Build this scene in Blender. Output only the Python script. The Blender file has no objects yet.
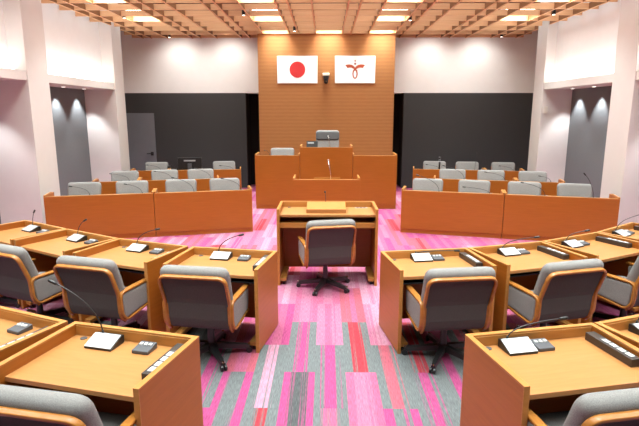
import bpy, math, random
from mathutils import Vector, Matrix
random.seed(7)
SC = bpy.context.scene
COL = SC.collection
PI = math.pi

# ------------------------------------------------------------------ materials
def mat_new(name):
    m = bpy.data.materials.new(name); m.use_nodes = True
    nt = m.node_tree; b = nt.nodes['Principled BSDF']
    return m, nt, b

def plain(name, col, rough=.6, metal=0., noise=0.0, scale=30., bump=0.0, spec=.5):
    m, nt, b = mat_new(name)
    b.inputs['Base Color'].default_value = (*col, 1)
    b.inputs['Roughness'].default_value = rough
    b.inputs['Metallic'].default_value = metal
    b.inputs['Specular IOR Level'].default_value = spec
    if noise or bump:
        tc = nt.nodes.new('ShaderNodeTexCoord')
        n = nt.nodes.new('ShaderNodeTexNoise'); n.inputs['Scale'].default_value = scale; n.inputs['Detail'].default_value = 4
        nt.links.new(tc.outputs['Object'], n.inputs['Vector'])
        r = nt.nodes.new('ShaderNodeMapRange')
        r.inputs['From Min'].default_value = .25; r.inputs['From Max'].default_value = .75
        r.inputs['To Min'].default_value = 1 - noise; r.inputs['To Max'].default_value = 1 + noise
        nt.links.new(n.outputs['Fac'], r.inputs['Value'])
        v = nt.nodes.new('ShaderNodeVectorMath'); v.operation = 'SCALE'
        v.inputs[0].default_value = col
        nt.links.new(r.outputs['Result'], v.inputs['Scale'])
        nt.links.new(v.outputs['Vector'], b.inputs['Base Color'])
        if bump:
            bp = nt.nodes.new('ShaderNodeBump'); bp.inputs['Strength'].default_value = bump; bp.inputs['Distance'].default_value = .003
            nt.links.new(n.outputs['Fac'], bp.inputs['Height']); nt.links.new(bp.outputs['Normal'], b.inputs['Normal'])
    return m

def wood(name, c1, c2, rough=.4, scale=(2.5, 2.5, 30), axis_obj=True):
    m, nt, b = mat_new(name)
    b.inputs['Roughness'].default_value = rough
    b.inputs['Specular IOR Level'].default_value = .4
    tc = nt.nodes.new('ShaderNodeTexCoord')
    mp = nt.nodes.new('ShaderNodeMapping'); mp.inputs['Scale'].default_value = scale
    nt.links.new(tc.outputs['Object'], mp.inputs['Vector'])
    n = nt.nodes.new('ShaderNodeTexNoise'); n.inputs['Scale'].default_value = 1.6; n.inputs['Detail'].default_value = 5; n.inputs['Distortion'].default_value = .6
    nt.links.new(mp.outputs['Vector'], n.inputs['Vector'])
    cr = nt.nodes.new('ShaderNodeValToRGB')
    cr.color_ramp.elements[0].position = .3; cr.color_ramp.elements[0].color = (*c1, 1)
    cr.color_ramp.elements[1].position = .7; cr.color_ramp.elements[1].color = (*c2, 1)
    nt.links.new(n.outputs['Fac'], cr.inputs['Fac'])
    nt.links.new(cr.outputs['Color'], b.inputs['Base Color'])
    return m

def emit(name, col, s):
    m, nt, b = mat_new(name)
    b.inputs['Base Color'].default_value = (*col, 1)
    b.inputs['Emission Color'].default_value = (*col, 1)
    b.inputs['Emission Strength'].default_value = s
    return m

M = {}
M['white'] = plain('white_paint', (.86, .88, .88), .8, noise=.015, scale=6)
M['pillar'] = plain('warm_off_white_paint', (.66, .625, .60), .8, noise=.015, scale=6)
M['darkwall'] = plain('charcoal_cloth_panel', (.040, .041, .042), .8, noise=.12, scale=60)
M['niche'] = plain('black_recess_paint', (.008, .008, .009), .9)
M['door'] = plain('slate_grey_door_paint', (.17, .185, .21), .5, noise=.03, scale=5)
M['panel'] = wood('orange_beech_veneer', (.32, .098, .011), (.37, .115, .015), .38, (2, 2, 34))
M['top'] = wood('honey_beech_worktop', (.37, .158, .048), (.42, .182, .059), .33, (3, 26, 3))
M['edge'] = wood('honey_beech_edging', (.39, .165, .038), (.45, .195, .048), .33, (3, 3, 22))
M['chairwood'] = wood('orange_bentwood', (.34, .125, .024), (.41, .165, .036), .25, (6, 6, 20))
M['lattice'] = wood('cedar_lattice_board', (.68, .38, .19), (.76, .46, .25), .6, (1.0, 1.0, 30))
M['longshade'] = wood('shaded_lattice_board', (.22, .095, .035), (.28, .125, .05), .6, (18, 1, 18))  # shade on the long slats' sides, put into the wood colour
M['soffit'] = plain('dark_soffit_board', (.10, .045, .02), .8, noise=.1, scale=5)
M['fabric'] = plain('taupe_grey_wool', (.225, .213, .205), .95, noise=.28, scale=260, bump=.25, spec=.1)
M['shell'] = plain('shaded_taupe_wool', (.085, .080, .078), .95, noise=.25, scale=260, bump=.2, spec=.1)  # cushion wool darkened: the shade on the chair backs is in the colour
M['black'] = plain('black_plastic', (.012, .012, .013), .35)
M['blackmetal'] = plain('black_enamel', (.014, .014, .015), .28)
M['darkbox'] = plain('dark_brown_plastic', (.035, .027, .023), .4)
M['slate'] = plain('slate_plastic', (.065, .068, .078), .4)
M['silver'] = plain('brushed_silver', (.44, .45, .47), .42, .35, noise=.04, scale=300)
M['chrome'] = plain('chrome', (.75, .75, .76), .15, 1.)
M['key'] = plain('white_key', (.62, .62, .60), .4)
M['keygrey'] = plain('grey_key', (.45, .45, .45), .5)
M['lampwhite'] = emit('lit_diffuser', (1, .90, .74), 9)
M['spotlens'] = emit('lit_spot_lens', (1, .95, .85), 6)
M['led'] = emit('lit_cove_strip', (1, .97, .94), 6)
M['sidepanel'] = plain('mid_grey_cloth_panel', (.135, .145, .15), .8, noise=.08, scale=60)
M['flag'] = plain('white_flag_cloth', (.82, .82, .82), .8)
M['red'] = plain('red_flag_dye', (.50, .02, .02), .8)
M['rust'] = plain('rust_red_print', (.36, .06, .02), .8)
M['dots'] = plain('dark_red_print', (.25, .06, .06), .8)
M['plate'] = plain('ivory_plastic', (.72, .68, .6), .5)
M['screen'] = plain('dark_glass', (.01, .01, .012), .1)
M['cushion_dark'] = plain('dark_grey_leatherette', (.055, .052, .055), .6)

# wood wall with fine horizontal reeding
def make_woodwall():
    m, nt, b = mat_new('amber_reeded_wood')
    b.inputs['Roughness'].default_value = .55
    tc = nt.nodes.new('ShaderNodeTexCoord')
    w = nt.nodes.new('ShaderNodeTexWave'); w.wave_type = 'BANDS'; w.bands_direction = 'Z'; w.inputs['Scale'].default_value = 3.4
    w.inputs['Distortion'].default_value = .25
    nt.links.new(tc.outputs['Object'], w.inputs['Vector'])
    mp = nt.nodes.new('ShaderNodeMapping'); mp.inputs['Scale'].default_value = (3, 3, 30)
    nt.links.new(tc.outputs['Object'], mp.inputs['Vector'])
    n = nt.nodes.new('ShaderNodeTexNoise'); n.inputs['Scale'].default_value = 2; n.inputs['Detail'].default_value = 4
    nt.links.new(mp.outputs['Vector'], n.inputs['Vector'])
    a = nt.nodes.new('ShaderNodeMath'); a.operation = 'MULTIPLY_ADD'; a.inputs[1].default_value = .35
    nt.links.new(w.outputs['Fac'], a.inputs[0]); 
    s = nt.nodes.new('ShaderNodeMath'); s.operation = 'MULTIPLY'; s.inputs[1].default_value = .65
    nt.links.new(n.outputs['Fac'], s.inputs[0]); nt.links.new(s.outputs[0], a.inputs[2])
    cr = nt.nodes.new('ShaderNodeValToRGB')
    cr.color_ramp.elements[0].position = .2; cr.color_ramp.elements[0].color = (.30, .12, .034, 1)
    cr.color_ramp.elements[1].position = .8; cr.color_ramp.elements[1].color = (.38, .16, .049, 1)
    nt.links.new(a.outputs[0], cr.inputs['Fac']); nt.links.new(cr.outputs['Color'], b.inputs['Base Color'])
    return m
M['woodwall'] = make_woodwall()

def make_carpet():
    m, nt, b = mat_new('striped_plank_carpet')
    b.inputs['Roughness'].default_value = .95; b.inputs['Specular IOR Level'].default_value = .1
    A = nt.nodes.new('ShaderNodeAttribute'); A.attribute_name = 'base'
    B = nt.nodes.new('ShaderNodeAttribute'); B.attribute_name = 'stripe'
    uv = nt.nodes.new('ShaderNodeUVMap'); uv.uv_map = 'tile'
    sep = nt.nodes.new('ShaderNodeSeparateXYZ'); nt.links.new(uv.outputs['UV'], sep.inputs[0])
    # stripes along the plank
    mp = nt.nodes.new('ShaderNodeMapping'); mp.inputs['Scale'].default_value = (8, .16, 1)
    nt.links.new(uv.outputs['UV'], mp.inputs['Vector'])
    n = nt.nodes.new('ShaderNodeTexNoise'); n.inputs['Scale'].default_value = 1; n.inputs['Detail'].default_value = 3; n.inputs['Roughness'].default_value = .7
    nt.links.new(mp.outputs['Vector'], n.inputs['Vector'])
    r = nt.nodes.new('ShaderNodeMapRange'); r.interpolation_type = 'SMOOTHSTEP'
    r.inputs['From Min'].default_value = .47; r.inputs['From Max'].default_value = .57
    fr = nt.nodes.new('ShaderNodeMath'); fr.operation = 'FRACT'; nt.links.new(sep.outputs['X'], fr.inputs[0])
    sb = nt.nodes.new('ShaderNodeMath'); sb.operation = 'SUBTRACT'; sb.inputs[1].default_value = .5; nt.links.new(fr.outputs[0], sb.inputs[0])
    ab = nt.nodes.new('ShaderNodeMath'); ab.operation = 'ABSOLUTE'; nt.links.new(sb.outputs[0], ab.inputs[0])
    ma = nt.nodes.new('ShaderNodeMath'); ma.operation = 'MULTIPLY_ADD'; ma.inputs[1].default_value = -.85; ma.inputs[2].default_value = .17; nt.links.new(ab.outputs[0], ma.inputs[0])
    ad = nt.nodes.new('ShaderNodeMath'); ad.operation = 'ADD'; nt.links.new(n.outputs['Fac'], ad.inputs[0]); nt.links.new(ma.outputs[0], ad.inputs[1])
    nt.links.new(ad.outputs[0], r.inputs['Value'])
    mix = nt.nodes.new('ShaderNodeMix'); mix.data_type = 'RGBA'
    nt.links.new(r.outputs['Result'], mix.inputs['Factor'])
    nt.links.new(A.outputs['Color'], mix.inputs['A']); nt.links.new(B.outputs['Color'], mix.inputs['B'])
    # yarn grain
    mp2 = nt.nodes.new('ShaderNodeMapping'); mp2.inputs['Scale'].default_value = (60, 14, 1)
    nt.links.new(uv.outputs['UV'], mp2.inputs['Vector'])
    n2 = nt.nodes.new('ShaderNodeTexNoise'); n2.inputs['Scale'].default_value = 1; n2.inputs['Detail'].default_value = 3
    nt.links.new(mp2.outputs['Vector'], n2.inputs['Vector'])
    r2 = nt.nodes.new('ShaderNodeMapRange'); r2.inputs['From Min'].default_value = .3; r2.inputs['From Max'].default_value = .7
    r2.inputs['To Min'].default_value = .68; r2.inputs['To Max'].default_value = 1.28
    nt.links.new(n2.outputs['Fac'], r2.inputs['Value'])
    v = nt.nodes.new('ShaderNodeVectorMath'); v.operation = 'SCALE'
    nt.links.new(mix.outputs['Result'], v.inputs[0]); nt.links.new(r2.outputs['Result'], v.inputs['Scale'])
    nt.links.new(v.outputs['Vector'], b.inputs['Base Color'])
    return m
M['carpet'] = make_carpet()

# ------------------------------------------------------------------ mesh helpers
class MB:
    def __init__(s): s.v = []; s.f = []; s.m = []
    def add(s, vs, fs, mi=0):
        o = len(s.v); s.v += [tuple(p) for p in vs]
        for f in fs: s.f.append(tuple(i + o for i in f)); s.m.append(mi)
    def box(s, x0, x1, y0, y1, z0, z1, mi=0, T=None):
        vs = [Vector(p) for p in ((x0,y0,z0),(x1,y0,z0),(x1,y1,z0),(x0,y1,z0),(x0,y0,z1),(x1,y0,z1),(x1,y1,z1),(x0,y1,z1))]
        if T is not None: vs = [T @ p for p in vs]
        s.add(vs, [(3,2,1,0),(4,5,6,7),(0,1,5,4),(1,2,6,5),(2,3,7,6),(3,0,4,7)], mi); return s
    def cyl(s, a, b, r0, r1=None, n=16, mi=0):
        a = Vector(a); b = Vector(b); r1 = r0 if r1 is None else r1
        d = (b - a).normalized(); u = d.orthogonal().normalized(); w = d.cross(u)
        vs = []
        for c, r in ((a, r0), (b, r1)):
            for i in range(n):
                t = 2*PI*i/n; vs.append(c + u*(r*math.cos(t)) + w*(r*math.sin(t)))
        fs = [(i, (i+1) % n, n+(i+1) % n, n+i) for i in range(n)] + [tuple(range(n-1,-1,-1)), tuple(range(n, 2*n))]
        s.add(vs, fs, mi); return s
    def tube(s, pts, r, n=8, mi=0, r_end=None):
        pts = [Vector(p) for p in pts]; vs = []; k = len(pts)
        d = (pts[1]-pts[0]).normalized(); u = d.orthogonal().normalized()
        for i, p in enumerate(pts):
            d = (pts[min(i+1,k-1)] - pts[max(i-1,0)]).normalized()
            u = (u - d*u.dot(d)).normalized(); w = d.cross(u)
            rr = r if r_end is None else r + (r_end-r)*i/(k-1)
            for j in range(n):
                t = 2*PI*j/n; vs.append(p + u*(rr*math.cos(t)) + w*(rr*math.sin(t)))
        fs = [(i*n+j, i*n+(j+1)%n, (i+1)*n+(j+1)%n, (i+1)*n+j) for i in range(k-1) for j in range(n)]
        fs += [tuple(range(n-1,-1,-1)), tuple(range((k-1)*n, k*n))]
        s.add(vs, fs, mi); return s
    def ball(s, c, r, n=12, sz=(1,1,1), mi=0):
        c = Vector(c); vs = [c + Vector((0,0,r*sz[2]))]; h = n//2
        for i in range(1, h):
            p = PI*i/h
            for j in range(n):
                t = 2*PI*j/n
                vs.append(c + Vector((r*sz[0]*math.sin(p)*math.cos(t), r*sz[1]*math.sin(p)*math.sin(t), r*sz[2]*math.cos(p))))
        vs.append(c - Vector((0,0,r*sz[2]))); fs = []
        for j in range(n): fs.append((0, 1+j, 1+(j+1)%n))
        for i in range(h-2):
            for j in range(n): fs.append((1+i*n+j, 1+(i+1)*n+j, 1+(i+1)*n+(j+1)%n, 1+i*n+(j+1)%n))
        L = len(vs)-1; b0 = 1+(h-2)*n
        for j in range(n): fs.append((b0+j, L, b0+(j+1)%n))
        s.add(vs, fs, mi); return s
    def prism(s, poly, fn, d0, d1, mi=0):
        """poly: 2-D outline; fn(a,b,d) -> 3-D point"""
        n = len(poly); vs = [fn(a,b,d0) for a,b in poly] + [fn(a,b,d1) for a,b in poly]
        s.add(vs, [tuple(range(n)), tuple(range(2*n-1,n-1,-1))] + [(i, (i+1)%n, n+(i+1)%n, n+i) for i in range(n)], mi); return s
    def pillow(s, outline, fn, T, rr, mi=0):
        """rounded pad: outline in 2-D about 0,0; fn(a,b,d) -> point, d runs 0..T"""
        hw = max(abs(p[0]) for p in outline); hh = max(abs(p[1]) for p in outline); n = len(outline)
        rings = [(.3, 0), (.65, 0)]
        rr = min(rr, T/2)
        for k in range(5):
            t = PI/2*k/4; rings.append((('i', rr*(1-math.sin(t))), rr*(1-math.cos(t))))
        for k in range(5):
            t = PI/2*k/4; rings.append((('i', rr*(1-math.cos(t))), T-rr+rr*math.sin(t)))
        rings += [(.65, T), (.3, T)]
        vs = []
        for k, d in rings:
            for a, b in outline:
                if isinstance(k, tuple): q = (a*(1-k[1]/hw), b*(1-k[1]/hh))
                else: q = (a*k, b*k)
                vs.append(fn(q[0], q[1], d))
        fs = []
        for i in range(len(rings)-1):
            for j in range(n): fs.append((i*n+j, i*n+(j+1)%n, (i+1)*n+(j+1)%n, (i+1)*n+j))
        fs.append(tuple(range(n-1,-1,-1))); o = (len(rings)-1)*n; fs.append(tuple(range(o, o+n)))
        s.add(vs, fs, mi); return s
    def sweep(s, pts, nrm, wa, wb, mi=0):
        """rectangular bar along pts; nrm = list of normals; wa = size across (tangent x normal), wb = size along normal"""
        vs = []; k = len(pts)
        for i, p in enumerate(pts):
            p = Vector(p); t = (Vector(pts[min(i+1,k-1)]) - Vector(pts[max(i-1,0)])).normalized()
            nn = Vector(nrm[i]); nn = (nn - t*nn.dot(t)).normalized(); a = t.cross(nn)
            c = .25
            for (q, w) in ((-1,-1+c),(-1+c,-1),(1-c,-1),(1,-1+c),(1,1-c),(1-c,1),(-1+c,1),(-1,1-c)):
                vs.append(p + a*(q*wa/2) + nn*(w*wb/2))
        n = 8
        fs = [(i*n+j, i*n+(j+1)%n, (i+1)*n+(j+1)%n, (i+1)*n+j) for i in range(k-1) for j in range(n)]
        fs += [tuple(range(n-1,-1,-1)), tuple(range((k-1)*n, k*n))]
        s.add(vs, fs, mi); return s
    def mesh(s, name, mats, smooth=False):
        me = bpy.data.meshes.new(name); me.from_pydata(s.v, [], s.f)
        for m in (mats if isinstance(mats, (list, tuple)) else [mats]): me.materials.append(m)
        for p, mi in zip(me.polygons, s.m): p.material_index = mi; p.use_smooth = smooth
        me.validate(); me.update()
        import bmesh
        bm = bmesh.new(); bm.from_mesh(me); bmesh.ops.recalc_face_normals(bm, faces=bm.faces); bm.to_mesh(me); bm.free()
        return me
    def obj(s, name, mats, parent=None, loc=(0,0,0), rz=0, bevel=0, smooth=False, seg=2):
        o = bpy.data.objects.new(name, s.mesh(name, mats, smooth)); COL.objects.link(o)
        o.location = loc; o.rotation_euler = (0,0,rz); o.parent = parent
        if bevel:
            b = o.modifiers.new('bevel', 'BEVEL'); b.width = bevel; b.segments = seg; b.limit_method = 'ANGLE'; b.angle_limit = .7
        return o

def tag(o, label=None, cat=None, group=None, kind=None):
    if label: o['label'] = label
    if cat: o['category'] = cat
    if group: o['group'] = group
    if kind: o['kind'] = kind
    return o
def empty(name, loc=(0,0,0), rz=0):
    o = bpy.data.objects.new(name, None); o.empty_display_size = .1; COL.objects.link(o); o.location = loc; o.rotation_euler = (0,0,rz); return o
def copy_tree(o, parent=None):
    c = o.copy(); COL.objects.link(c); c.parent = parent
    for ch in list(o.children): copy_tree(ch, c)
    return c
def fillet(pts, r, seg=6):
    pts = [Vector(p) for p in pts]; out = [pts[0]]
    for i in range(1, len(pts)-1):
        p = pts[i]; a = pts[i-1]-p; b = pts[i+1]-p
        rr = min(r, a.length*.45, b.length*.45)
        A = p + a.normalized()*rr; B = p + b.normalized()*rr
        for k in range(seg+1):
            t = k/seg; out.append(A*(1-t)**2 + p*(2*t*(1-t)) + B*t*t)
    out.append(pts[-1]); return out
def round_outline(pts, r, seg=6):
    pts = [Vector((p[0], p[1], 0)) for p in pts]; n = len(pts); out = []
    for i in range(n):
        p = pts[i]; a = pts[i-1]-p; b = pts[(i+1)%n]-p; rr = min(r, a.length*.45, b.length*.45)
        A = p + a.normalized()*rr; B = p + b.normalized()*rr
        for k in range(seg+1):
            t = k/seg; q = A*(1-t)**2 + p*(2*t*(1-t)) + B*t*t; out.append((q.x, q.y))
    # subdivide long straight runs so pads can bend
    res = []
    for i in range(len(out)):
        a = out[i]; b = out[(i+1)%len(out)]; res.append(a)
        L = math.hypot(b[0]-a[0], b[1]-a[1]); k = int(L/.07)
        for j in range(1, k): res.append((a[0]+(b[0]-a[0])*j/k, a[1]+(b[1]-a[1])*j/k))
    return res
struct_kw = dict(kind='structure')

# ------------------------------------------------------------------ room shell
XW = 5.80; XU = 5.33; YB = 14.6; YF = -2.5; ZC = 4.85; LZ = 2.675; LT = 2.82

def build_floor():
    c0 = .142; cw = .257; rp = 1.045
    G = (.12,.13,.133); GD = (.07,.075,.077); LP = (.36,.125,.20); MG = (.31,.055,.15); CO = (.34,.08,.11); RD = (.30,.035,.048); PK = (.35,.09,.165); PL = (.40,.19,.26)
    pinks = [(LP,PK),(MG,PK),(CO,PK),(PK,LP),(LP,PL),(PK,MG),(CO,RD),(LP,MG),(PL,LP)]
    greys = [(G,MG),(G,RD),(G,GD),(G,LP),(GD,G),(MG,G),(PK,GD),(CO,G),(LP,G)]
    fixed = {(-1,0):(LP,PK),(-1,-1):(G,MG),(-1,-2):(G,PK),(0,1):(CO,PK),(0,0):(G,RD),(0,-1):(PK,LP),(1,0):(LP,PL),(1,-1):(G,CO),(1,-2):(MG,G),
             (-2,0):(G,MG),(-2,-1):(MG,GD),(-2,1):(PK,LP),(-3,0):(MG,PK),(-3,-1):(G,PL),(-3,-2):(G,RD),(-4,0):(CO,PK),(-4,-1):(MG,G),
             (2,0):(G,RD),(2,-1):(G,MG),(3,-1):(G,MG),(3,-2):(G,MG),(-5,-1):(G,MG),(-5,-2):(MG,G),(2,1):(LP,PK),(-4,1):(MG,PK),(4,-1):(G,RD),(4,0):(G,CO)}
    V = []; F = []; base = []; strp = []; uvs = []
    R = random.Random(11)
    for k in range(-25, 26):
        x0 = c0 + cw*k; x1 = x0 + cw
        x0c = max(x0, -XW-.1); x1c = min(x1, XW+.1)
        if x1c <= x0c: continue
        for j in range(-8, 11):
            y1 = (5.0 if k % 2 == 0 else 5.51) + rp*j; y0 = y1 - rp
            y0c = max(y0, YF); y1c = min(y1, YB+.9)
            if y1c <= y0c: continue
            o = len(V); V += [(x0c,y0c,0),(x1c,y0c,0),(x1c,y1c,0),(x0c,y1c,0)]; F.append((o,o+1,o+2,o+3))
            pg = 0 if y1 > 5.6 else (.15 if y1 > 5 else .72)
            A, B = R.choice(greys) if R.random() < pg else R.choice(pinks)
            kk = (k, j)
            if kk in fixed: A, B = fixed[kk]
            base.append(A); strp.append(B)
            s = float(R.randint(0, 60))
            t = R.random()*90
            uvs += [(s, y0c+t), (s+1, y0c+t), (s+1, y1c+t), (s, y1c+t)]
    me = bpy.data.meshes.new('floor'); me.from_pydata(V, [], F)
    for nm, dat in (('base', base), ('stripe', strp)):
        a = me.color_attributes.new(nm, 'FLOAT_COLOR', 'CORNER')
        for i, p in enumerate(me.polygons):
            for l in p.loop_indices: a.data[l].color = (*dat[i], 1)
    u = me.uv_layers.new(name='tile')
    for i, q in enumerate(uvs): u.data[i].uv = q
    me.materials.append(M['carpet'])
    o = bpy.data.objects.new('floor', me); COL.objects.link(o); tag(o, kind='structure')
build_floor()

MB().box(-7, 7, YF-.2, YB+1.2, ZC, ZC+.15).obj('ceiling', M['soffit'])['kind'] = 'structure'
PIL = [(-.6,-.1), (1.5,2.0), (5.2,5.65), (8.80,9.47), (12.44,13.0)]
for sgn, side in ((-1,'left'), (1,'right')):
    X = lambda a, b: (min(sgn*a, sgn*b), max(sgn*a, sgn*b))
    w = MB()
    w.box(*X(XU, XW+.2), YF-.2, 13.0, LZ+.03, ZC); w.box(*X(XW, XW+.2), 13.0, YB+1.0, LZ+.03, ZC)                       # clerestory wall
    w.box(*X(XW+.02, XW+.2), YF-.2, YB+1.0, 0, LZ+.03)                # lower wall
    w.obj('wall_'+side, [M['white']])['kind'] = 'structure'
    for i, (a, b) in enumerate(PIL):
        PF = 5.04 if sgn < 0 else 5.10
        MB().box(*X(PF, XW+.01), a, b, 0, ZC).obj('trim_%d' % (1+i+(0 if sgn < 0 else 10)), M['pillar'], bevel=.004)['kind'] = 'structure'
        if i < 4:
            c = PIL[i+1][0]
            MB().box(*X(PF+.02, XW), b, c, LZ, LT).obj('trim_%d' % (21+i+(0 if sgn < 0 else 10)), M['pillar'])['kind'] = 'structure'
            MB().box(*X(XW-.005, XW+.02), b, c, 0, LZ).obj('trim_%d' % (41+i+(0 if sgn < 0 else 10)), M['sidepanel'])['kind'] = 'structure'
# front wall (behind the podium): charcoal below, white above, black gaps beside the wood panel
MB().box(-6.2, -2.27, YB, YB+.2, 0, 2.67).box(2.15, 6.2, YB, YB+.2, 0, 2.67).obj('wall_front', M['darkwall'])['kind'] = 'structure'
MB().box(-6.2, 6.2, YB, YB+.9, 2.67, ZC).obj('wall_front_upper', M['white'])['kind'] = 'structure'
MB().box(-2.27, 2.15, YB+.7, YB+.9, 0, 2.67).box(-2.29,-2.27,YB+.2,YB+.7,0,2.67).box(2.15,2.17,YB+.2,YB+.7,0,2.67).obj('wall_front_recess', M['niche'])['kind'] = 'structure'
MB().box(-1.80, 1.77, 13.8, YB+.7, 0, ZC).obj('wall_front_center', M['woodwall'])['kind'] = 'structure'
MB().box(-7, 7, YF-.2, YF, 0, ZC).obj('wall_rear', M['darkwall'])['kind'] = 'structure'
# door in the charcoal wall
d = MB().box(-5.77, -4.87, YB-.02, YB-.001, 0, 2.12).obj('door_1', M['door'], bevel=.003); d['kind'] = 'structure'
h = MB().box(-5.02,-4.94, YB-.035, YB-.02, .93, 1.03); h.cyl((-4.97,YB-.03,.985),(-4.97,YB-.08,.985),.011).cyl((-4.97,YB-.075,.985),(-5.12,YB-.075,.985),.011)
h.obj('door_handle', M['black'], parent=d)

# ------------------------------------------------------------------ ceiling grid
grid = tag(empty('ceiling_grid', (0,0,4.13)), 'pale wooden egg-crate grid hung under the ceiling', 'ceiling grid')
LZ0, LZ1 = 0, .15
cellY = [13.95 - .66*k for k in range(0, 22)]
ys = [14.50] + cellY
PX = 1.355
longX = []
for k in range(-5, 6):
    for off in (-.34, .34, .57):
        x = .05 + PX*k + off
        if abs(x) < 5.32: longX.append(x)
def in_pil(y): return any(a-.03 < y < b+.03 for a, b in PIL)
nb = 0
for y in ys:
    xe = 5.03 if in_pil(y) else 5.31
    if y > 13.8:
        for a, b in ((-xe, -1.81), (1.78, xe)): 
            MB().box(a, b, y-.016, y+.016, .002, .112).obj('cross_slat', M['lattice'], grid)
    else:
        MB().box(-xe, xe, y-.016, y+.016, .002, .112).obj('cross_slat', M['lattice'], grid)
MB().box(-1.8, 1.77, 13.765, 13.795, .002, .112).obj('cross_slat', M['lattice'], grid)
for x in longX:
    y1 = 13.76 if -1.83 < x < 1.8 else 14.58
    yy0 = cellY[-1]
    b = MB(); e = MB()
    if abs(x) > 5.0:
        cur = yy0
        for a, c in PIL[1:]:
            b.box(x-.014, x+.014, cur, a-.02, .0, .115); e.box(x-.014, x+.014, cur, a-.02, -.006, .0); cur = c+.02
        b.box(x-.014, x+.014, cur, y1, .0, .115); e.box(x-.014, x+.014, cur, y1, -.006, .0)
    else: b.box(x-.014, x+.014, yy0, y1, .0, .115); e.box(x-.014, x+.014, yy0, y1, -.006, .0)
    lo = b.obj('long_slat', M['longshade'], grid); e.obj('pale_edge', M['lattice'], lo)
MB().box(-5.3, 5.3, 1.9, 2.0, .126, .17).box(-5.3, 5.3, 7.0, 7.1, .126, .17).obj('hanger_bar', M['lattice'], grid)
for x in (-4.0, 0.0, 4.0):
    for y in (1.95, 7.05): MB().cyl((x,y,.17),(x,y,ZC-4.13),.008).obj('hanger_rod', M['chrome'], grid)

def area(name, loc, sx, sy, power, col=(.885,.99,.975), rot=(0,0,0), spread=PI):
    l = bpy.data.lights.new(name, 'AREA'); l.shape = 'RECTANGLE'; l.size = sx; l.size_y = sy; l.energy = power; l.color = col; l.spread = spread
    o = bpy.data.objects.new(name, l); COL.objects.link(o); o.location = loc; o.rotation_euler = rot
    return o
# recessed ceiling lights
PANEL_W = 34
PLEN = 500
def ceiling_light(x, y, label):
    t = tag(empty('ceiling_light', (x, y, 4.30)), label, 'ceiling light', 'square ceiling lights above the wooden grid')
    MB().box(-.31,.31,-.30,.30,.0,.02).obj('diffuser', M['lampwhite'], t)
    f = MB().box(-.325,.325,-.315,-.30,-.01,.05).box(-.325,.325,.30,.315,-.01,.05).box(-.325,-.31,-.30,.30,-.01,.05).box(.31,.325,-.30,.30,-.01,.05)
    f.obj('frame', M['white'], t)
    a = area('ceiling_light_lamp', (0,0,-.012), .58, .56, PANEL_W, spread=math.radians(100)); a.parent = t
rowsL = [13.62, 11.64, 9.66, 7.68, 5.70, 3.72, 1.74]
rowname = ['nearest the podium wall', 'second row from the podium wall', 'third row from the podium wall']
colname = {-3:'far left column of lights', -1:'left of centre', 0:'on the centre line', 1:'right of centre', 3:'far right column of lights'}
for ri, y in enumerate(rowsL):
    for ck in ((-1,0,1) if ri == 0 else (-3,-1,1,3)):
        rn = '%s row from the flags' % ('first','second','third','fourth','fifth','sixth','seventh')[ri]
        ceiling_light(.05 + PX*ck, y, 'square lit ceiling panel, %s, %s' % (colname[ck], rn))
for x in (-3.5, 0, 3.5):
    area('plenum_fill', (x, 6.9, 4.78), 3.2, 13.4, PLEN, (.885,.99,.975), spread=math.radians(105))  # added fill without a fixture, brightens the grid slats from above
# small black spotlights in the narrow slots
def spotfix(x, y, lab):
    t = tag(empty('ceiling_spotlight', (x, y, 4.13)), lab, 'spotlight', 'small black spotlights in the ceiling grid')
    MB().cyl((0,0,-.03),(0,0,.09),.035,.035,14).obj('housing', M['black'], t, smooth=False)
    MB().cyl((0,0,-.033),(0,0,-.028),.027,.027,14).obj('lens', M['spotlens'], t)
    MB().cyl((0,0,.09),(0,0,.72),.008).obj('stem', M['black'], t)
for x, y, lab in ((-1.72, 11.05, 'small black spotlight in the grid left of the flags, farther from the wall'), (-.80, 13.16, 'small black spotlight in the grid just above the red disc flag'),
                  (1.80, 11.69, 'small black spotlight in the grid right of the emblem flag'), (-4.20, 14.2, 'small black spotlight at the back left edge of the grid'),
                  (4.62, 14.2, 'small black spotlight at the back right edge of the grid'), (4.62, 11.05, 'small black spotlight near the right wall end of the grid'), (-4.30, 11.35, 'small black spotlight near the left wall end of the grid')):
    spotfix(x, y, lab)

def spot(name, loc, tgt, power, ang, blend=.5, col=(1,.95,.88), r=.03):
    l = bpy.data.lights.new(name, 'SPOT'); l.energy = power; l.spot_size = math.radians(ang); l.spot_blend = blend; l.color = col; l.shadow_soft_size = r
    o = bpy.data.objects.new(name, l); COL.objects.link(o); o.location = loc
    o.rotation_euler = (Vector(tgt)-Vector(loc)).to_track_quat('-Z','Y').to_euler(); return o
# wall washers at the front wall
for k in (-1,0,1): spot('wall_washer', (.05+PX*k, 13.1, 4.11), (.05+PX*k, 13.8, 2.6), 10, 90, .8)
for k in (-3,-2,2,3): spot('wall_washer', (.05+PX*k, 13.72, 4.11), (.05+PX*k, 14.6, 3.0), 60, 120, 1.0)
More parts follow.
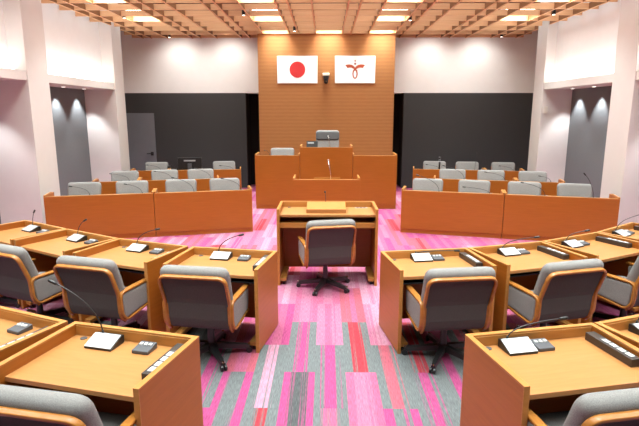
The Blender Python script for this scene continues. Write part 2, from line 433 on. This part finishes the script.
# downlights in the soffit of the side bays + cove strips on the ledges
for sgn, sn in ((-1,'left'),(1,'right')):
    for i in range(4):
        a = PIL[i][1]; b = PIL[i+1][0]; n = 4 if b-a > 3 else 3
        if b < 4: continue
        for k in range(3):
            y = b - .25 - (k*.98) if i == 3 else a + (b-a)*(k+.5)/3
            if i == 3: y = (12.02, 11.08, 10.1)[k]
            x = sgn*(XW-.20)
            t = tag(empty('downlight', (x, y, LZ)), '%s round downlight in the soffit of the %s %s bay' % (('farthest','middle','nearest')[k] if i == 3 else ('nearest','middle','farthest')[k], ('back' if i == 3 else 'middle' if i == 2 else 'front'), sn), 'downlight', 'round downlights in the %s side bays' % sn)
            MB().cyl((0,0,-.004),(0,0,-.001),.05,.05,20).obj('trim_ring', M['white'], t)
            MB().cyl((0,0,-.007),(0,0,-.003),.036,.036,20).obj('lens', M['spotlens'], t)
            spot('downlight_beam', (x, y, LZ-.02), (x+sgn*.16, y, 0), 130, 80, .6, (.93,.97,1), .02)
        t = tag(empty('cove_light', (sgn*(XU-.10), (a+b)/2, LT)), 'lit strip along the top of the %s ledge, %s bay' % (sn, ('','second from the rear','third from the rear','nearest the podium wall')[i]), 'cove light')
        MB().box(-.03,.03,-(b-a)/2+.05,(b-a)/2-.05,.0,.03).obj('housing', M['white'], t)
        MB().box(-.022,.022,-(b-a)/2+.08,(b-a)/2-.08,.03,.036).obj('strip', M['led'], t)
        al = area('cove_light_lamp', (0,0,.045), .05, (b-a)-.2, 20, (1,.97,.94), (0, PI + sgn*(.5), 0)); al.parent = t

# ------------------------------------------------------------------ chairs
def back_y(z):      # profile of the backrest's rear face
    P = [(.30,-.15),(.36,-.235),(.44,-.262),(.60,-.275),(.92,-.40),(1.5,-.58)]
    for (z0,y0),(z1,y1) in zip(P, P[1:]):
        if z <= z1:
            t = (z-z0)/(z1-z0); return y0 + (y1-y0)*t
    return P[-1][1]
def bp(x, z, d):    # point on the rear face pushed forward by d
    e = .01; t = Vector((0, back_y(z+e)-back_y(z-e), 2*e)).normalized(); n = Vector((0, t.z, -t.y))
    return Vector((x, back_y(z), z)) + n*d
def bn(z):
    e = .01; t = Vector((0, back_y(z+e)-back_y(z-e), 2*e)).normalized(); return Vector((0, t.z, -t.y))

def make_chair(top=.845, headrest=False):
    t = empty('swivel_chair')
    W = .285
    zc = (top + .045 + .44)/2; hh = (top + .045 - .44)/2
    o = round_outline([(-W+.005,-hh),(W-.005,-hh),(W+.012,hh),(-W-.012,hh)], .075)
    MB().pillow(o, lambda a,b,d: bp(a, b+zc, .022+d), .11, .05).obj('back_cushion', M['fabric'], t, smooth=True)
    # rear upholstered shell, wraps from the top to under the seat
    zb, zt = .345, top-.01
    sh = MB(); n = 14; vs = []
    for i in range(n+1):
        z = zb + (zt-zb)*i/n
        w = W-.02
        if i == n: w -= .02
        if i == 0: w -= .015
        for x in (-w, w): vs.append(bp(x, z, .006))
        for x in (w, -w): vs.append(bp(x, z, .030))
    fs = []
    for i in range(n):
        for j in range(4): fs.append((i*4+j, i*4+(j+1)%4, (i+1)*4+(j+1)%4, (i+1)*4+j))
    fs += [(0,1,2,3), tuple(n*4+j for j in (3,2,1,0))]
    sh.add(vs, fs); sh.obj('back_shell', M['shell'], t)
    # bent wood frame around the shell
    pth2 = fillet([(-W+.012,.33,0),(-W+.004,.58,0),(-W+.002,top,0),(W-.002,top,0),(W-.004,.58,0),(W-.012,.33,0)], .07, 7)
    dense = []
    for a, b in zip(pth2, pth2[1:]):
        k = max(1, int((b-a).length/.04))
        for j in range(k): dense.append(a + (b-a)*(j/k))
    dense.append(pth2[-1])
    MB().sweep([bp(p.x, p.y, .008) for p in dense], [bn(p.y) for p in dense], .023, .036).obj('back_frame', M['chairwood'], t, smooth=True)
    if headrest:
        o2 = round_outline([(-W+.0,-.10),(W-.0,-.10),(W+.006,.10),(-W-.006,.10)], .05)
        MB().pillow(o2, lambda a,b,d: bp(a, b+top-.105, .11+d), .05, .02).obj('headrest', M['cushion_dark'], t, smooth=True)
    # seat
    so = round_outline([(-.245,-.24),(.245,-.24),(.25,.24),(-.25,.24)], .07)
    MB().pillow(so, lambda a,b,d: Vector((a, b+.02, .38+d)), .10, .04).obj('seat', M['fabric'], t, smooth=True)
    for s in (-1, 1):
        X0 = s*.262
        po = round_outline([(-.225,.365),(.165,.405),(.185,.595),(-.25,.595)], .035, 4)
        cx = -.03; cz = .49
        po = [(a-cx, b-cz) for a, b in po]
        arm = MB().pillow(po, lambda a,b,d: Vector((X0 + s*d, a+cx, b+cz)), .044, .015).obj('arm_panel', M['fabric'], t, smooth=True)
        pth = fillet([(0,.20,.612),(0,-.262,.612),(0,-.255,.42),(0,-.20,.350),(0,.17,.392)], .06, 6)
        MB().sweep([Vector((X0+s*.022, p.y, p.z)) for p in pth], [Vector((1,0,0))]*len(pth), .022, .05).obj('arm_frame', M['chairwood'], t, smooth=True)
    MB().box(-.12,.12,-.13,.13,.335,.38).obj('tilt_mechanism', M['black'], t, bevel=.01)
    MB().cyl((0,0,.10),(0,0,.335),.034,.026,18).cyl((0,0,.06),(0,0,.13),.05,.045,18).obj('gas_column', M['blackmetal'], t, smooth=False, bevel=.004)
    for k in range(5):
        a = 2*PI*k/5 + .35
        T = Matrix.Rotation(a, 4, 'Z')
        prof = []
        lg = MB()
        secs = [(.035,.125,.06,.028),(.18,.10,.05,.022),(.335,.078,.048,.017)]
        vs = []
        for (r, ztop, hgt, wd) in secs:
            for (q, z) in ((-wd*1.15, ztop-hgt*.9), (wd*1.15, ztop-hgt*.9), (wd, ztop), (-wd, ztop)): vs.append(T @ Vector((r, q, z)))
        fs = []
        for i in range(2):
            for j in range(4): fs.append((i*4+j, i*4+(j+1)%4, (i+1)*4+(j+1)%4, (i+1)*4+j))
        fs += [(0,1,2,3), (11,10,9,8)]
        lg.add(vs, fs); leg = lg.obj('leg', M['blackmetal'], t, bevel=.004)
        c = T @ Vector((.335, 0, 0)); w = T @ Vector((0, 1, 0))
        ca = MB()
        for s in (-1, 1): ca.cyl(c + w*(s*.008) + Vector((0,0,.026)), c + w*(s*.026) + Vector((0,0,.026)), .026, .026, 14)
        ca.cyl(c + Vector((0,0,.026)), c + Vector((0,0,.055)), .009)
        ca.obj('caster', M['black'], leg)
        MB().cyl(c + Vector((0,0,.076)), c + Vector((0,0,.086)), .015, .010, 12).obj('cap', M['chrome'], leg)
    return t

proto = make_chair()
lowproto = make_chair(.80)
used = set()
def place_chair(x, y, rz, label, group=None, src=None):
    src = src or proto
    o = src if src.name not in used else copy_tree(src)
    used.add(src.name)
    o.location = (x, y, 0); o.rotation_euler = (0,0,rz)
    if 'group' in o.keys(): del o['group']
    tag(o, label, 'chair', group)
    return o

# ------------------------------------------------------------------ councillor desks
DW, DD, DH, SZ = .905, .63, .79, .715
def make_desk(W=DW, D=DD, H=DH, S=SZ, name='council_desk', shelf=True, feet=True, setback=.03):
    """local origin on the floor at the back (podium side) centre; the sitter is towards -y"""
    t = empty(name); hw = W/2; tk = .032
    for s in (-1, 1):
        x0, x1 = sorted((s*hw, s*(hw-tk)))
        MB().box(x0, x1, -D, 0, .012, H-.012).obj('side_panel', M['panel'], t, bevel=.002)
        MB().box(x0-.0015, x1+.0015, -D-.003, .0, H-.012, H).box(x0-.001, x1+.001, -D-.008, -D, .0, H).obj('edge_band', M['edge'], t.children[-1], bevel=.002)
        if feet:
            a, b = sorted((s*(hw-tk), s*(hw-tk-.075)))
            MB().box(a, b, -D+.03, -.04, .045, .085).obj('foot_rail', M['edge'], t, bevel=.004)
            MB().cyl((s*(hw-tk-.04), -D+.07, 0), (s*(hw-tk-.04), -D+.07, .045), .018).cyl((s*(hw-tk-.04), -.10, 0), (s*(hw-tk-.04), -.10, .045), .018).obj('levelling_foot', M['black'], t)
    MB().box(-hw+tk, hw-tk, -tk, -.001, .07, H-.012, 0).obj('modesty_panel', M['panel'], t, bevel=.002)
    MB().box(-hw+tk, hw-tk, -tk-.0015, .0005, H-.012, H).box(-hw+tk, hw-tk, -tk-.006, -tk, S, H-.012).obj('rim', M['edge'], t, bevel=.002)
    MB().box(-hw+tk, hw-tk, -D+setback, -tk, S-.03, S).obj('desktop', M['top'], t, bevel=.003)
    if shelf:
        MB().box(-hw+tk, hw-tk, -D+setback+.22, -tk, S-.15, S-.137).obj('shelf', M['black'], t)
        MB().box(-hw+tk+.001, hw-tk-.001, -D+setback+.02, -tk, S-.036, S-.0305).obj('under_tray', M['black'], t)
    o = MB().cyl((-hw+.12, -.075, S), (-hw+.12, -.075, S+.004), .022, .022, 16); o.obj('cable_outlet', M['slate'], t)
    return t
desk0 = make_desk()
dused = [False]
def corner_frame(sx, sy, ang, side, W=DW):
    a = math.radians(ang)
    u = Vector((math.cos(a), -math.sin(a) if side < 0 else math.sin(a)))
    o = Vector((sx, sy)); c = o + u*(W/2)*(1 if side > 0 else -1)
    rz = -a if side < 0 else a
    return c, rz
def lw(c, rz, x, y):
    return (c.x + x*math.cos(rz) - y*math.sin(rz), c.y + x*math.sin(rz) + y*math.cos(rz))

# microphone units: wedge body, silver top, gooseneck, head
def make_mic_body():
    t = empty('microphone_unit')
    W, D = .19, .14
    f = lambda a, b, d: Vector((d, a, b))
    MB().prism([(-D/2,0),(D/2,0),(D/2,.052),(D/2-.025,.056),(-D/2,.014)], f, -W/2, W/2).obj('housing', M['black'], t, bevel=.003)
    a = Vector((0,-D/2+.001,.0155)); b = Vector((0,D/2-.028,.0575)); dd = (b-a).normalized(); n = Vector((0,-dd.z,dd.y))
    vs = []
    for z in (0,.003):
        for x, p in ((-W/2+.002,a),(W/2-.004,a),(W/2-.004,b),(-W/2+.002,b)): vs.append(Vector((x,0,0))+p+n*z)
    m = MB(); m.add(vs, [(3,2,1,0),(4,5,6,7),(0,1,5,4),(1,2,6,5),(2,3,7,6),(3,0,4,7)])
    pl = m.obj('speaker_plate', M['silver'], t)
    m = MB()
    return t
micproto = make_mic_body(); mused = [False]
def mic_unit(x, y, z, rz, head, label, group, name_cat='microphone'):
    """head = offset of the microphone head from the neck's foot, in the unit's own axes"""
    t = copy_tree(micproto)
    t.location = (x, y, z); t.rotation_euler = (0,0,rz); t['label'] = label; t['category'] = 'microphone'; t['group'] = group
    b = Vector((-.045, .05, .052)); h = Vector(head); e = b + h
    L = h.length; c1 = b + Vector((0,0,max(.03, min(h.z*.75, L*.35)))); c2 = b + h*.6 + Vector((0,0,abs(h.z)*.22+.01))
    pts = [b*(1-k/12)**3 + c1*3*(k/12)*(1-k/12)**2 + c2*3*(k/12)**2*(1-k/12) + e*(k/12)**3 for k in range(13)]
    g = MB().tube(pts, .0042, 8).cyl(b-Vector((0,0,.012)), b+Vector((0,0,.022)), .009, .006, 12).obj('gooseneck', M['black'], t, smooth=True)
    d = (pts[-1]-pts[-2]).normalized()
    MB().tube([e-d*.012, e-d*.006, e+d*.022, e+d*.030], .011, 10).ball(e+d*.03, .0105, 10).ball(e-d*.012, .0105, 10).obj('microphone_head', M['black'], g, smooth=True)
    return t

def make_keypad():
    t = empty('voting_keypad')
    f = lambda a, b, d: Vector((d, a, b))
    MB().prism([(-.055,0),(.055,0),(.055,.036),(-.055,.022)], f, -.055, .055).obj('housing', M['slate'], t, bevel=.004)
    for k in (-1,0,1):
        T = Matrix.Translation((k*.031, .018, .0325)) @ Matrix.Rotation(math.atan(.014/.11), 4, 'X')
        MB().box(-.0095,.0095,-.012,.012,-.004,.006, T=T).obj('key', M['key'], t, bevel=.002)
    return t
def make_strip():
    t = empty('name_panel_box')
    MB().box(-.033,.033,-.20,.18,0,.05).obj('housing', M['darkbox'], t, bevel=.003)
    b = MB()
    b.box(-.017,.017,-.180,.085,.05,.0512)
    b.obj('label_strip', M['slate'], t)
    for k in range(4): MB().box(-.015,.015,-.17+k*.062,-.125+k*.062,.0512,.053).obj('button', M['key'], t)
    return t
kp0 = make_keypad(); st0 = make_strip(); kused = [0]
def put(proto, first, x, y, z, rz, label, cat, group):
    o = proto if first else copy_tree(proto)
    o.location = (x,y,z); o.rotation_euler = (0,0,rz); tag(o, label, cat, group); return o

desks = [
 # sx, sy, ang, side, label phrase, mic x, head offset, chair rz tweak
 (-.51, 4.92, 10.5,-1, 'left aisle, second row', .36, (.235,.00,.185), -.02, .0),
 (-1.45,5.10, 21, -1, 'left block, second from the aisle, second row', .35, (.24,.04,.175), .0, .0),
 (-2.31,5.43, 30, -1, 'left block, third from the aisle, second row', .34, (.12,.02,.175), -.0, .0),
 (-3.11,5.89, 32, -1, 'left block, at the wall end of the second row', .34, (.06,.0,.175), .0, .0),
 (.52,  4.92, 9.5, 1, 'right aisle, second row', .385, (.40,-.05,.03), .0, .0),
 (1.427,5.07, 18, 1, 'right block, second from the aisle, second row', .41, (.34,-.08,.115), .0, .0),
 (2.30, 5.356,28, 1, 'right block, third from the aisle, second row', .34, (.20,-.09,.115), .0, .0),
 (3.11, 5.79, 37, 1, 'right block, at the wall end of the second row', .36, (.25,-.16,.20), .0, .0),
 (-.81, 2.94, 14, -1, 'left aisle, front row nearest the camera', .315, (-.29,-.05,.33), .0, .0),
 (-1.74,3.165,23, -1, 'left block, second from the aisle, front row', .34, (.2,.03,.2), .0, .0),
 (.845, 2.99, 12, 1, 'right aisle, front row nearest the camera', .29, (.36,-.02,.115), .0, .0),
 (1.745,3.18, 21, 1, 'right block, second from the aisle, front row', .34, (.3,-.05,.12), .0, .0),
]
for i, (sx, sy, ang, side, ph, mx, head, ctw, cdx) in enumerate(desks):
    c, rz = corner_frame(sx, sy, ang, side)
    d = desk0 if i == 0 else copy_tree(desk0)
    d.location = (c.x, c.y, 0); d.rotation_euler = (0,0,rz)
    tag(d, 'beech desk with raised rim, ' + ph, 'desk', 'councillor desks in curved rows')
    x, y = lw(c, rz, -DW/2+mx, -.125)
    if not (i in (9, )):
        mic_unit(x, y, SZ, rz, head, 'silver topped gooseneck microphone on desk, ' + ph, 'microphones on the councillor desks')
    if i != 11:
        dx = .58 if i not in (8,10) else .585
        x, y = lw(c, rz, -DW/2 + (.60 if side < 0 else mx+.165), -.125)
        put(kp0, i == 0, x, y, SZ, rz, 'grey keypad with three white keys, ' + ph, 'keypad', 'voting keypads on the councillor desks')
    x, y = lw(c, rz, DW/2 - .075, -.255)
    put(st0, i == 0, x, y, SZ, rz, 'long dark box with white labels, ' + ph, 'control box', 'long control boxes on the councillor desks')
# chairs of the councillors
CH = [ (0, 0.04, -.75, 2), (1, .14, -.77, 6), (2, .16, -.78, 6), (3, .12, -.76, 3),
       (4, -.07, -.75, -2), (5, -.12, -.77, -2), (6, -.12, -.76, -2), (7, -.10, -.75, 0), (8, .12, -.67, 3), (10, -.11, -.67, -1) ]
for i, dx, dy, dr in CH:
    sx, sy, ang, side, ph = desks[i][:5]
    c, rz = corner_frame(sx, sy, ang, side)
    x, y = lw(c, rz, dx, dy)
    place_chair(x, y, rz + math.radians(dr), 'grey swivel armchair with wooden frame, ' + ph, 'grey swivel armchairs at the councillor desks')

# ------------------------------------------------------------------ questioner's desk in the centre aisle
q = make_desk(W=1.25, D=.60, H=.98, S=.905, name='questioner_desk', shelf=False, setback=.03)
q.location = (-.005, 6.74, 0)
tag(q, 'freestanding beech questioner desk alone in the centre aisle', 'desk')
MB().box(-.593,.593,-.56,-.04,.735,.80).obj('lower_shelf', M['edge'], q, bevel=.003)
MB().box(.37,.53,-.12,-.085,.905,.909).obj('socket_plate', M['keygrey'], q)
for k in range(3): MB().box(.385+k*.045,.415+k*.045,-.115,-.09,.909,.912).obj('socket', M['slate'], q)
def book_stand(name, loc, label, w=.50, d=.34, rz=0):
    t = tag(empty(name, loc, rz), label, 'book stand')
    f = lambda a, b, dd: Vector((dd, a, b))
    MB().prism([(-d/2,0),(d/2,0),(d/2,.085),(-d/2,.035)], f, -w/2, w/2).obj('base', M['edge'], t, bevel=.003)
    MB().box(-w/2,w/2,-d/2-.012,-d/2,.0,.05).obj('lip', M['top'], t, bevel=.002)
    return t
book_stand('book_stand', (-.02, 6.45, .905), 'slanted wooden book stand on the questioner desk')
t = tag(empty('gooseneck_microphone', (-.025, 6.665, .905)), 'thin black microphone standing behind the book stand of the questioner desk', 'microphone')
MB().cyl((0,0,0),(0,0,.02),.02,.016).obj('base', M['black'], t)
MB().tube([(0,0,.02),(0,0,.12),(-.008,-.005,.2)], .004).obj('gooseneck', M['black'], t, smooth=True)
MB().ball((-.01,-.006,.21), .014, 12).obj('microphone_head', M['black'], t, smooth=True)
place_chair(-.03, 6.08, math.radians(13), 'grey wool armchair with bent wood frame turned slightly left at the questioner desk')

# ------------------------------------------------------------------ speaker's lectern and dais
def front_desk(name, x0, x1, y, H, D, label, S=None, rake=None):
    """a desk whose occupant faces the viewer; panel at y, body runs back to y + D"""
    t = tag(empty(name, ((x0+x1)/2, y, 0)), label, 'desk'); hw = (x1-x0)/2; S = S or H-.07
    MB().box(-hw, hw, 0, .03, .085, H-.012).obj('front_panel', M['panel'], t, bevel=.002)
    MB().box(-hw+.004, hw-.004, .008, .03, 0, .083).obj('plinth', M['panel'], t)
    MB().box(-hw, hw, -.001, .031, H-.012, H).obj('rim', M['edge'], t, bevel=.002)
    for s in (-1, 1):
        a, b = sorted((s*hw, s*(hw-.03)))
        e = MB(); f = lambda yy, zz, dd: Vector((dd, yy, zz))
        e.prism([(.03,0),(D,0),(D,H+.0),(.03,H)], f, a, b).obj('side_panel', M['panel'], t)
        MB().box(a, b, .0, D, H, H+.028).obj('rim', M['edge'], t, bevel=.003)
    MB().box(-hw+.03, hw-.03, .03, D-.04, S-.03, S).obj('desktop', M['top'], t)
    return t
front_desk('speaker_lectern', -.645, .625, 9.55, .90, .55, 'low beech speaker lectern in front of the dais', S=.84)
book_stand('book_stand', (0.0, 9.85, .84), 'slanted wooden book stand on the speaker lectern', .50, .26, PI)
t = tag(empty('gooseneck_microphone', (.07, 9.70, .84)), 'shiny silver gooseneck microphone on the speaker lectern', 'microphone')
MB().cyl((0,0,0),(0,0,.02),.02,.016).obj('base', M['black'], t)
MB().tube([(0,0,.02),(0,0,.12),(-.02,0,.25),(-.045,.0,.39)], .0075).obj('gooseneck', M['chrome'], t, smooth=True)
MB().ball((-.048,0,.41), .017, 12).obj('microphone_head', M['silver'], t, smooth=True)

# dais platform: one riser that belongs to the room
MB().box(-1.55, 1.52, 11.46, 13.79, 0, .36).obj('floor_dais', M['carpet'].copy() if False else M['panel'])['kind'] = 'structure'
front_desk('chairman_desk', -.60, .575, 11.36, 1.385, .70, 'tall central beech chairman desk on the dais').children
front_desk('dais_desk', -1.60, -.605, 11.35, 1.205, .62, 'lower beech dais desk left of the chairman desk')
front_desk('dais_desk', .58, 1.56, 11.35, 1.205, .62, 'lower beech dais desk right of the chairman desk')
for o in list(COL.objects):
    if o.name.startswith(('chairman_desk','dais_desk')):
        pass
ch = make_chair(1.27, True); ch.location = (.02, 12.55, .36); ch.rotation_euler = (0,0,PI)
ch.name = 'chairman_chair'
tag(ch, 'tall grey chair with dark headrest behind the chairman desk', 'chair')
sc2 = place_chair(-1.08, 12.35, PI+.05, 'light grey chair behind the left dais desk'); sc2.location.z = .36
t = tag(empty('desk_display', (-.335, 11.65, 1.315)), 'small black display box on the chairman desk', 'display')
T = Matrix.Rotation(-.35, 4, 'X')
MB().box(-.13,.13,.0,.03,.0,.20, T=T).obj('screen_housing', M['black'], t, bevel=.004)
MB().box(-.12,.12,-.05,.12,.0,.03).obj('base', M['slate'], t, bevel=.004)
MB().box(-.10,.04,-.003,.001,.14,.165, T=T).obj('label', M['silver'], t)
t = tag(empty('gooseneck_microphone', (.07, 11.55, 1.315)), 'silver gooseneck microphone on the chairman desk', 'microphone')
MB().cyl((0,0,0),(0,0,.02),.02,.016).obj('base', M['black'], t)
MB().tube([(0,0,.02),(-.005,0,.1),(-.02,0,.22),(-.04,0,.30)], .006).obj('gooseneck', M['chrome'], t, smooth=True)
MB().ball((-.043,0,.31), .014, 12).obj('microphone_head', M['silver'], t, smooth=True)
t = tag(empty('gooseneck_microphone', (-1.30, 11.6, 1.135)), 'small dark microphone on the left dais desk', 'microphone')
MB().cyl((0,0,0),(0,0,.02),.02,.016).obj('base', M['black'], t)
MB().tube([(0,0,.02),(-.005,0,.1),(-.06,0,.16),(-.10,0,.165)], .005).obj('gooseneck', M['black'], t, smooth=True)
MB().ball((-.115,0,.165), .014, 12).obj('microphone_head', M['black'], t, smooth=True)

# ------------------------------------------------------------------ side benches facing the viewer
def bench(xa, ya, ang, side, w, label, H=.775, D=.55):
    """xa,ya = inner front corner; runs outwards (away from the centre) and towards the viewer"""
    a = math.radians(ang); u = Vector((-math.cos(a), -math.sin(a))) if side < 0 else Vector((math.cos(a), -math.sin(a)))
    rz = a if side < 0 else -a
    c = Vector((xa, ya)) + u*(w/2)
    t = tag(empty('official_desk', (c.x, c.y, 0), rz), label, 'desk', 'officials desks beside the dais'); hw = w/2 - .004; S = H-.07
    MB().box(-hw, hw, 0, .03, .075, H-.012).obj('front_panel', M['panel'], t, bevel=.002)
    MB().box(-hw+.003, hw-.003, .01, .03, 0, .073).obj('plinth', M['panel'], t)
    MB().box(-hw, hw, -.001, .031, H-.012, H).obj('rim', M['edge'], t, bevel=.002)
    for s in (-1, 1):
        x0, x1 = sorted((s*hw, s*(hw-.028)))
        MB().box(x0, x1, .03, D, 0, H-.0).obj('side_panel', M['panel'], t)
        MB().box(x0, x1, .0, D*.75, H, H+.025).obj('rim', M['edge'], t, bevel=.003)
    MB().box(-hw+.028, hw-.028, .03, D-.03, S-.03, S).obj('desktop', M['top'], t)
    return t, c, rz
rows = [
  ('front row', (-1.35, 9.08), 14.0, [1.70, 1.74]),
  ('middle row', (-2.27, 10.67), 14.0, [1.62, .88]),
  ('back row', (-2.10, 12.45), 9.0, [1.72, .90]),
]
rowsR = [
  ('front row', (1.33, 9.06), 15.0, [1.75, 1.76]),
  ('middle row', (2.24, 10.70), 14.0, [1.66, .90]),
  ('back row', (2.12, 12.55), 10.0, [1.72, .90]),
]
SH = {-1: (-.01, .04, -.01), 1: (-.05, -.03, .12)}
heads = {(-1,0):[(-.32,.20),(-.34,.24),(-.26,.15),(-.29,.14)],(1,0):[(-.38,.26),(-.42,.08),(-.36,.19),(-.15,.36)],
         (-1,1):[(-.30,.2),(-.33,.17),(-.34,.14)],(1,1):[(-.42,.26),(-.38,.15),(-.2,.1)],(-1,2):[(-.3,.08),(-.3,.1),(-.3,.12)],(1,2):[(-.3,.10),(.02,.38),(-.3,.1)]}
pos4 = ['nearest the dais','second from the dais','third from the dais','nearest the wall']
pos3 = ['nearest the dais','in the middle','nearest the wall']
for side, RR in ((-1, rows), (1, rowsR)):
    sn = 'left' if side < 0 else 'right'
    for ri, (rn, (xa, ya), ang, ws) in enumerate(RR):
        cur = Vector((xa, ya)); seat = 0; P = pos4 if ri == 0 else pos3
        for wi, w in enumerate(ws):
            t, c, rz = bench(cur.x, cur.y, ang, side, w, 'orange veneered officials desk, %s side, %s, %s section' % (sn, rn, 'inner' if wi == 0 else 'outer'))
            a = math.radians(ang); cur = cur + (Vector((-math.cos(a), -math.sin(a))) if side < 0 else Vector((math.cos(a), -math.sin(a))))*w
            offs = (-1, 1) if w > 1.2 else (0,)
            offs = [o if side > 0 else -o for o in offs]
            for o in offs:
                lx = o*w*.245
                skip = side < 0 and ri == 2 and seat == 1
                if not skip:
                    x, y = lw(c, rz, lx + SH[side][ri], (.72,.76,.82)[ri])
                    zt = place_chair(x, y, rz + PI + random.uniform(-.06,.06), 'grey wool chair facing the viewer, %s side, %s, %s' % (sn, rn, P[seat]), 'grey chairs behind the officials desks', lowproto)
                hx, hz = heads[(side, ri)][seat]
                bx = lx + .20 if side < 0 else lx + .16
                if (side, ri, seat) == (1, 0, 3): bx = lx + .04
                x, y = lw(c, rz, bx, .20)
                if not (side < 0 and ri == 2 and seat == 1):
                    mic_unit(x, y, .705, rz + PI, (-hx, -.03, hz + .015), 'gooseneck microphone facing away, %s side, %s, %s' % (sn, rn, P[seat]), 'microphones on the officials desks')
                seat += 1
# computer monitor and telephone on the back left desk
t = tag(empty('monitor', (-3.37, 12.52, .705), math.radians(6)), 'black computer monitor with its back to the viewer on the back left desk', 'monitor')
MB().box(-.29,.29,-.02,.02,.02,.345).obj('screen_housing', M['black'], t, bevel=.008)
MB().box(-.14,.14,-.024,-.02,.255,.29).obj('label', M['silver'], t)
MB().box(-.05,.05,-.05,-.02,.03,.20).box(-.12,.12,-.11,.06,0,.012).obj('stand', M['slate'], t, bevel=.006)
t = tag(empty('telephone', (-3.79, 12.45, .705), math.radians(6)), 'black desk telephone left of the monitor', 'telephone')
f = lambda a, b, d: Vector((d, a, b))
MB().prism([(-.09,0),(.09,0),(.09,.04),(-.09,.13)], f, -.10, .10).obj('body', M['black'], t, bevel=.006)
MB().box(-.10,-.045,-.10,.09,.125,.16).obj('handset', M['black'], t, bevel=.012)
MB().box(-.02,.08,-.096,-.088,.05,.10).obj('label', M['slate'], t)
t = tag(empty('handheld_microphone', (2.78, 12.60, .705)), 'upright black handheld microphone in a stand on the back right desk', 'microphone')
MB().cyl((0,0,0),(0,0,.02),.05,.045).obj('base', M['black'], t)
MB().cyl((0,0,.02),(0,0,.30),.020,.024,14).ball((0,0,.335),.034,12).obj('body', M['black'], t, smooth=True)
MB().cyl((0,0,.24),(0,0,.26),.026,.026,14).obj('collar', M['silver'], t)

# ------------------------------------------------------------------ flags, dome camera, wall plate
t = tag(empty('flag_panel', (-.77, 13.797, 3.235)), 'white panel with a red disc, left of the ceiling camera', 'flag')
MB().box(-.525,.525,-.02,0,-.345,.345).obj('panel', M['flag'], t, bevel=.002)
n = 48; MB().prism([(.205*math.cos(2*PI*i/n), .205*math.sin(2*PI*i/n)) for i in range(n)], lambda a,b,d: Vector((a,d,b)), -.023, -.0205).obj('disc', M['red'], t)
t = tag(empty('flag_panel', (.735, 13.797, 3.235)), 'white panel with a rust red looped emblem, right of the ceiling camera', 'flag')
MB().box(-.525,.525,-.02,0,-.345,.345).obj('panel', M['flag'], t, bevel=.002)
k = 1.05/422
def e2(p): return ((p[0]-319)*k, (208-p[1])*k)
em = MB(); F3 = lambda a,b,d: Vector((a,d,b))
wing = [(213,160),(235,156),(262,155),(285,160),(305,172),(319,188),(330,205),(345,222),(340,232),(325,215),(300,200),(282,190),(262,189),(237,192),(228,178)]
em.prism([e2(p) for p in wing], F3, -.0225, -.0205)
em.prism([e2((638-p[0], p[1])) for p in wing][::-1], F3, -.0235, -.0215)
N = 28
outer = [(319+28*math.sin(2*PI*i/N), 252-50*math.cos(2*PI*i/N)) for i in range(N)]
inner = [(319+15*math.sin(2*PI*i/N), 254-36*math.cos(2*PI*i/N)) for i in range(N)]
vs = [F3(*e2(p), d) for d in (-.0205,-.0228) for p in outer+inner]
fs = []
for i in range(N):
    j = (i+1) % N
    fs += [(i,j,N+j,N+i), (2*N+i,3*N+i,3*N+j,2*N+j), (i,2*N+i,2*N+j,j), (N+i,N+j,3*N+j,3*N+i)]
em.add(vs, fs)
em.obj('emblem', M['rust'], t)
dt = MB()
for (cx_, cy_, rr) in ((319,120,8),(319,150,11)):
    dt.prism([(e2((cx_+rr*math.cos(2*PI*i/16), cy_+rr*math.sin(2*PI*i/16)))) for i in range(16)], F3, -.0225, -.0205)
dt.obj('emblem_dots', M['dots'], t)
t = tag(empty('dome_camera', (-.02, 13.80, 3.10)), 'black dome camera on a pale bracket between the two flags', 'camera')
MB().box(-.09,.09,-.16,0,-.03,.04).obj('bracket', M['plate'], t, bevel=.015)
MB().cyl((0,-.10,-.03),(0,-.10,-.12),.075,.065,20).obj('housing', M['black'], t)
MB().cyl((0,-.10,-.12),(0,-.10,-.17),.05,.05,20).ball((0,-.10,-.18),.055,16).obj('dome', M['screen'], t, smooth=True)
MB().cyl((0,-.155,-.165),(0,-.165,-.17),.016,.016,12).obj('lens', M['chrome'], t)
t = MB().box(5.16,5.24,12.415,12.4395,2.12,2.28).obj('wall_switch', M['plate'], bevel=.004)
tag(t, 'small ivory control plate on the back right pillar', 'wall plate')

def drop(o):
    for c in list(o.children): drop(c)
    bpy.data.objects.remove(o)
drop(micproto)
# ------------------------------------------------------------------ camera and world
W = bpy.data.worlds.new('world'); SC.world = W; W.use_nodes = True
W.node_tree.nodes['Background'].inputs[0].default_value = (1, .97, .93, 1)
W.node_tree.nodes['Background'].inputs[1].default_value = .02

f_px = 510.; pitch = math.atan(101/f_px); yaw = math.atan(6/f_px)
cam = bpy.data.cameras.new('camera'); co = bpy.data.objects.new('camera', cam); COL.objects.link(co)
cam.sensor_fit = 'HORIZONTAL'; cam.sensor_width = 36; cam.lens = 36*f_px/639; cam.clip_start = .05
co.location = (-.03, 0, 2.15); co.rotation_euler = (PI/2 - pitch, 0, yaw)
SC.camera = co
SC.view_settings.view_transform = 'Standard'; SC.view_settings.look = 'None'; SC.view_settings.gamma = 1
SC.view_settings.use_curve_mapping = False
SC.view_settings.exposure = -0.1
SC.cycles.use_denoising = True
SC.cycles.max_bounces = 10; SC.cycles.diffuse_bounces = 6
SC.cycles.sample_clamp_indirect = 6
